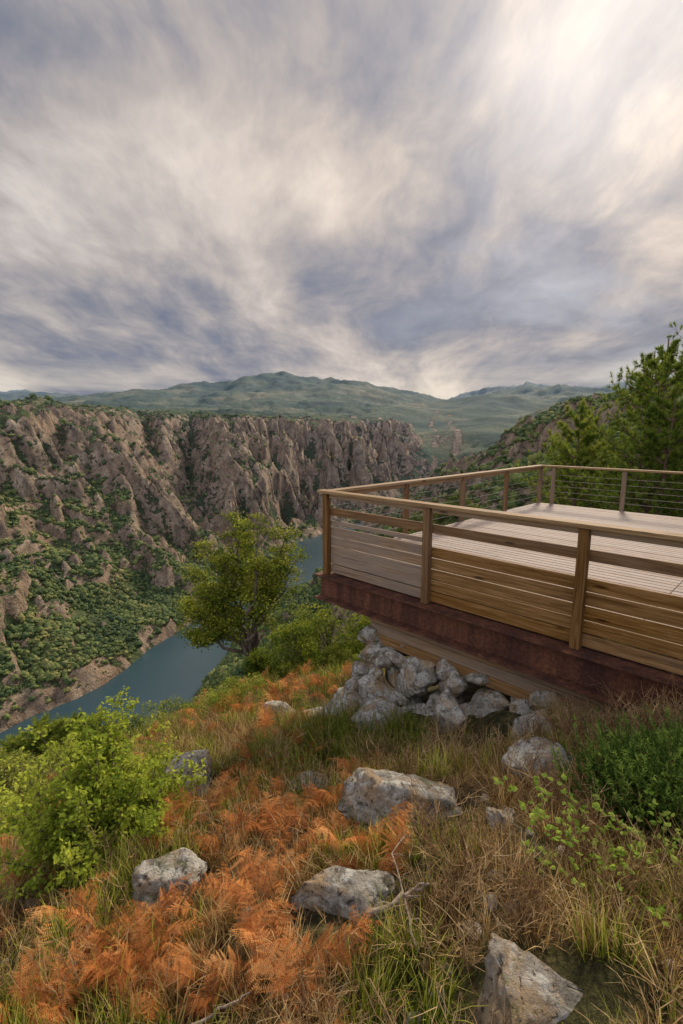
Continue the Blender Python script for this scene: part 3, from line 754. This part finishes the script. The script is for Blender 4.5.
# ------------------------------------------------------------ foreground vegetation
def pts(N,r0,r1,a0=-52,a1=50,pw=1.):
    r=r0+(r1-r0)*rng.random(N)**pw;a=np.radians(rng.uniform(a0,a1,N));return r*np.sin(a),r*np.cos(a)
def avoid(x,y,k=.62):
    t=((x+.25)-(y-8.15))*.7071;u=((x+.25)+(y-8.15))*.7071
    ok=~((u>.1)&(t>-.2)&(u<9.2))
    ok&=~((u>-1.1)&(u<.2)&(t>.75)&(t<3.9))
    for rx,ry,d,_,_ in ROCKS:ok&=np.hypot((x-rx)/d[0],(y-ry+d[1]*.25)/d[1])>1/k*.72
    return ok
def put(name,T,x,y,smin,smax,tilt=.15,grow=True,dz=0.,ok=None):
    m=avoid(x,y)
    if ok is not None:m&=ok
    x,y=x[m],y[m];n=len(x);r=np.hypot(x,y)
    sc=rng.uniform(smin,smax,n)
    if grow:sc=sc*np.clip(.75+r*.055,.8,2.)
    z=H(x,y)+dz
    scatter(name,T,np.stack([x,y,z],1),rots(n,tilt),sc,rng.integers(0,len(T),n));print(name,n)
def green(x,y):return fbm(x/.9+7,y/.9,3,111)
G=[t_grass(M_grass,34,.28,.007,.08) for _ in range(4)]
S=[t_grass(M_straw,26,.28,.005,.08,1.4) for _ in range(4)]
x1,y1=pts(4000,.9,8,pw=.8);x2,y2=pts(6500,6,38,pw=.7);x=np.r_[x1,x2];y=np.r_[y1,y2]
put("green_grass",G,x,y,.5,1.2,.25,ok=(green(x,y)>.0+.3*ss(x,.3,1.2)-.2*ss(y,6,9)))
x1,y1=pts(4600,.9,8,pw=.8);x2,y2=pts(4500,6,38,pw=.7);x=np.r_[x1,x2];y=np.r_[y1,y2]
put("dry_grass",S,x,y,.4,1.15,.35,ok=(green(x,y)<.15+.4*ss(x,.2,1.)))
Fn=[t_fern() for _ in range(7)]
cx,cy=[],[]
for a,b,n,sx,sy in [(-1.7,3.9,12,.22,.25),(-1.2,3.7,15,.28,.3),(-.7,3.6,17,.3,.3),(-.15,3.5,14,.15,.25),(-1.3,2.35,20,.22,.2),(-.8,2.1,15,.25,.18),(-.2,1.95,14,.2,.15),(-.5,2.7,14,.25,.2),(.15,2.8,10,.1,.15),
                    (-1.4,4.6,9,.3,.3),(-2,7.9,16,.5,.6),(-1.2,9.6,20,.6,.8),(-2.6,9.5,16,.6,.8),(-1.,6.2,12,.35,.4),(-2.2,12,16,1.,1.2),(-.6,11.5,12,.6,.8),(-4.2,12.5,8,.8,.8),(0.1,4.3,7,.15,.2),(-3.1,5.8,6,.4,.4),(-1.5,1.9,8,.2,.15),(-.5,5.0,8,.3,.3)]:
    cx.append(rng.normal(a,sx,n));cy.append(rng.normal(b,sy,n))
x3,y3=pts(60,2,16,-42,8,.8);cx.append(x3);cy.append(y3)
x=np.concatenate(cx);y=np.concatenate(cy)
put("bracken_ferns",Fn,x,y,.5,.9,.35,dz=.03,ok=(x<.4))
Tw=[t_twigs(.4,8) for _ in range(5)]
x,y=pts(3000,1.1,10,-48,50,.8)
put("dry_twigs",Tw,x,y,.5,1.2,.35,ok=(rng.random(len(x))<np.where(x>.3,.95,.25)))
Hh=[t_spiky(M_heath,.42,46,.13) for _ in range(3)]
cx,cy=[],[]
for a,b,n,sx,sy in [(.62,4.9,22,.25,.3),(.4,5.7,24,.28,.35),(.15,6.5,14,.3,.3),(.75,5.5,8,.15,.2),(-.2,5.6,10,.2,.3),(-.7,4.4,4,.2,.2),(-3.2,7,14,.8,1.),(-5,9,16,1.,1.5),(-.4,9,10,.6,.8)]:
    cx.append(rng.normal(a,sx,n));cy.append(rng.normal(b,sy,n))
x=np.concatenate(cx);y=np.concatenate(cy)
put("heather",Hh,x,y,.7,1.15,.1,False)
Bb=[t_spiky(M_broom,.46,50,.14,60,.03,.0035) for _ in range(3)]
x=np.r_[rng.normal(2.15,.18,24),rng.normal(2.6,.2,12)];y=np.r_[rng.normal(3.0,.14,24),rng.normal(3.05,.25,12)]
put("broom_shrub",Bb,x,y,.85,1.2,.15,False,.05)
Br=[t_bramble() for _ in range(4)]
x=np.r_[rng.normal(1.5,.22,9),[1.9,1.7,1.25,1.6,1.45]];y=np.r_[rng.normal(2.3,.18,9),[1.9,2.1,2.1,1.6,1.9]]
put("bramble",Br,x,y,.7,1.1,.2,False,.07)
x,y=pts(1300,8,60,-50,12,.8)
sb=[blobtree(M_heath,M_bark,.7,.9,1400,.024,9,.1,False,False,"s",70+i) for i in range(3)]
put("low_scrub",sb,x,y,.4,.9,.1,ok=(fbm(x/5,y/5,2,121)>-.05)&~((x/y<-.25)&(y>16)))
st=[bpy.data.objects.new("st",rockmesh(300+i,(.05,.04,.03),2,6)) for i in range(3)]
x,y=pts(260,1.1,8,-48,45,.8);put("loose_stones",st,x,y,.4,1.5,.3,False)

# ------------------------------------------------------------ light & sky
S_=Vector((.577,1.156,.838)).normalized()
el=math.asin(S_.z);azm=math.atan2(S_.x,S_.y)
sun=bpy.data.lights.new("sun",'SUN');sun.energy=4.9;sun.angle=math.radians(10);sun.color=(1.,.86,.68)
so=bpy.data.objects.new("sun",sun);scene.collection.objects.link(so);so.rotation_euler=(-S_).to_track_quat('-Z','Y').to_euler()
w=bpy.data.worlds.new("World");scene.world=w;w.use_nodes=True;nt=w.node_tree;nt.nodes.clear()
out=nt.nodes.new("ShaderNodeOutputWorld")
sky=nd(nt,"ShaderNodeTexSky",sky_type='NISHITA');sky.sun_disc=False;sky.sun_elevation=el;sky.sun_rotation=azm;sky.altitude=600;sky.dust_density=2.
bg1=nd(nt,"ShaderNodeBackground",{"Color":sky.outputs[0],"Strength":.1})
D=nd(nt,"ShaderNodeTexCoord").outputs["Generated"]
sx=nd(nt,"ShaderNodeSeparateXYZ",{0:D});X_,Y_,Z_=sx.outputs
zp=mth(nt,'ADD',mth(nt,'MAXIMUM',Z_,0.),.24)
pv=nd(nt,"ShaderNodeCombineXYZ",{0:mth(nt,'DIVIDE',X_,zp),1:mth(nt,'DIVIDE',Y_,zp),2:3.7}).outputs[0]
warp=nd(nt,"ShaderNodeTexNoise",{"Vector":pv,"Scale":.8,"Detail":3.}).outputs["Color"]
pw_=nd(nt,"ShaderNodeVectorMath",{0:pv,1:nd(nt,"ShaderNodeVectorMath",{0:warp,1:(.6,.6,0)},operation='MULTIPLY').outputs[0]},operation='ADD').outputs[0]
n1=noise(nt,mapv(nt,pw_,(.8,.95,1),(0,0,-.5)),1.05,6,.52,.0)
n2=noise(nt,mapv(nt,pw_,(1.6,.75,1),(0,0,-.9)),2.0,6,.62,.0)
nmix=mth(nt,'ADD',mth(nt,'MULTIPLY',n1,.62),mth(nt,'MULTIPLY',n2,.38))
cl=ramp(nt,nmix,[(.38,(.140,.165,.245)),(.45,(.215,.24,.315)),(.50,(.335,.335,.37)),(.555,(.52,.48,.46)),(.64,(.80,.73,.66))])
dt=nd(nt,"ShaderNodeVectorMath",{0:D,1:tuple(S_)},operation='DOT_PRODUCT').outputs["Value"]
dtp=mth(nt,'MAXIMUM',dt,0.)
gl=mth(nt,'ADD',mth(nt,'MULTIPLY',mth(nt,'POWER',dtp,4.),.32),.84)
back_fill=mth(nt,'MULTIPLY',mth(nt,'MAXIMUM',mth(nt,'SUBTRACT',.25,Y_),0.),2.6)  # added fill: sky brightened behind the camera to lift the foreground
gl=mth(nt,'ADD',gl,back_fill)
warm=mth(nt,'POWER',dtp,3.)
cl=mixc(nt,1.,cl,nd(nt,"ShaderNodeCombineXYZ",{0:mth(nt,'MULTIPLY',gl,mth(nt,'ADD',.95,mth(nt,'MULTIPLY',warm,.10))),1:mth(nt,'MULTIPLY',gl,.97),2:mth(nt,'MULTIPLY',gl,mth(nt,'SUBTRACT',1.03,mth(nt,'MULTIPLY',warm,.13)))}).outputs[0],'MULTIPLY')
ga=mth(nt,'ADD',mth(nt,'MULTIPLY',mth(nt,'POWER',dtp,8.),.12),mth(nt,'MULTIPLY',mth(nt,'POWER',dtp,60.),.70))
ga=mth(nt,'MULTIPLY',ga,mth(nt,'ADD',.0,mth(nt,'MULTIPLY',nmix,1.9)))
cl=mixc(nt,1.,cl,nd(nt,"ShaderNodeCombineXYZ",{0:ga,1:mth(nt,'MULTIPLY',ga,.87),2:mth(nt,'MULTIPLY',ga,.72)}).outputs[0],'ADD')
hb=mth(nt,'POWER',mth(nt,'SUBTRACT',1.,mth(nt,'MINIMUM',mth(nt,'MAXIMUM',mth(nt,'MULTIPLY',Z_,4.6),0.),1.)),2.)
n3=noise(nt,mapv(nt,D,(1.5,1.5,16)),1.6,4,.55)
hb=mth(nt,'MULTIPLY',hb,ramp(nt,n3,[(.42,(.08,.08,.08)),(.60,(1,1,1))]))
cl=mixc(nt,hb,cl,(.86,.76,.62))
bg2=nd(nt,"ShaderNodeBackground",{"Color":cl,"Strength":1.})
mk=ramp(nt,n1,[(.30,(.7,.7,.7)),(.45,(1,1,1))])
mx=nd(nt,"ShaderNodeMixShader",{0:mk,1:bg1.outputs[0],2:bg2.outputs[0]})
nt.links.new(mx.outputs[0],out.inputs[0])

# ------------------------------------------------------------ camera
cam=bpy.data.cameras.new("camera");cam.sensor_fit='VERTICAL';cam.sensor_height=36;cam.lens=16.98;cam.clip_start=.05;cam.clip_end=90000
co=bpy.data.objects.new("camera",cam);scene.collection.objects.link(co);co.location=(0,0,0);co.rotation_euler=(math.radians(90-9.6),0,0)
scene.camera=co
print("done",time.time()-T0)
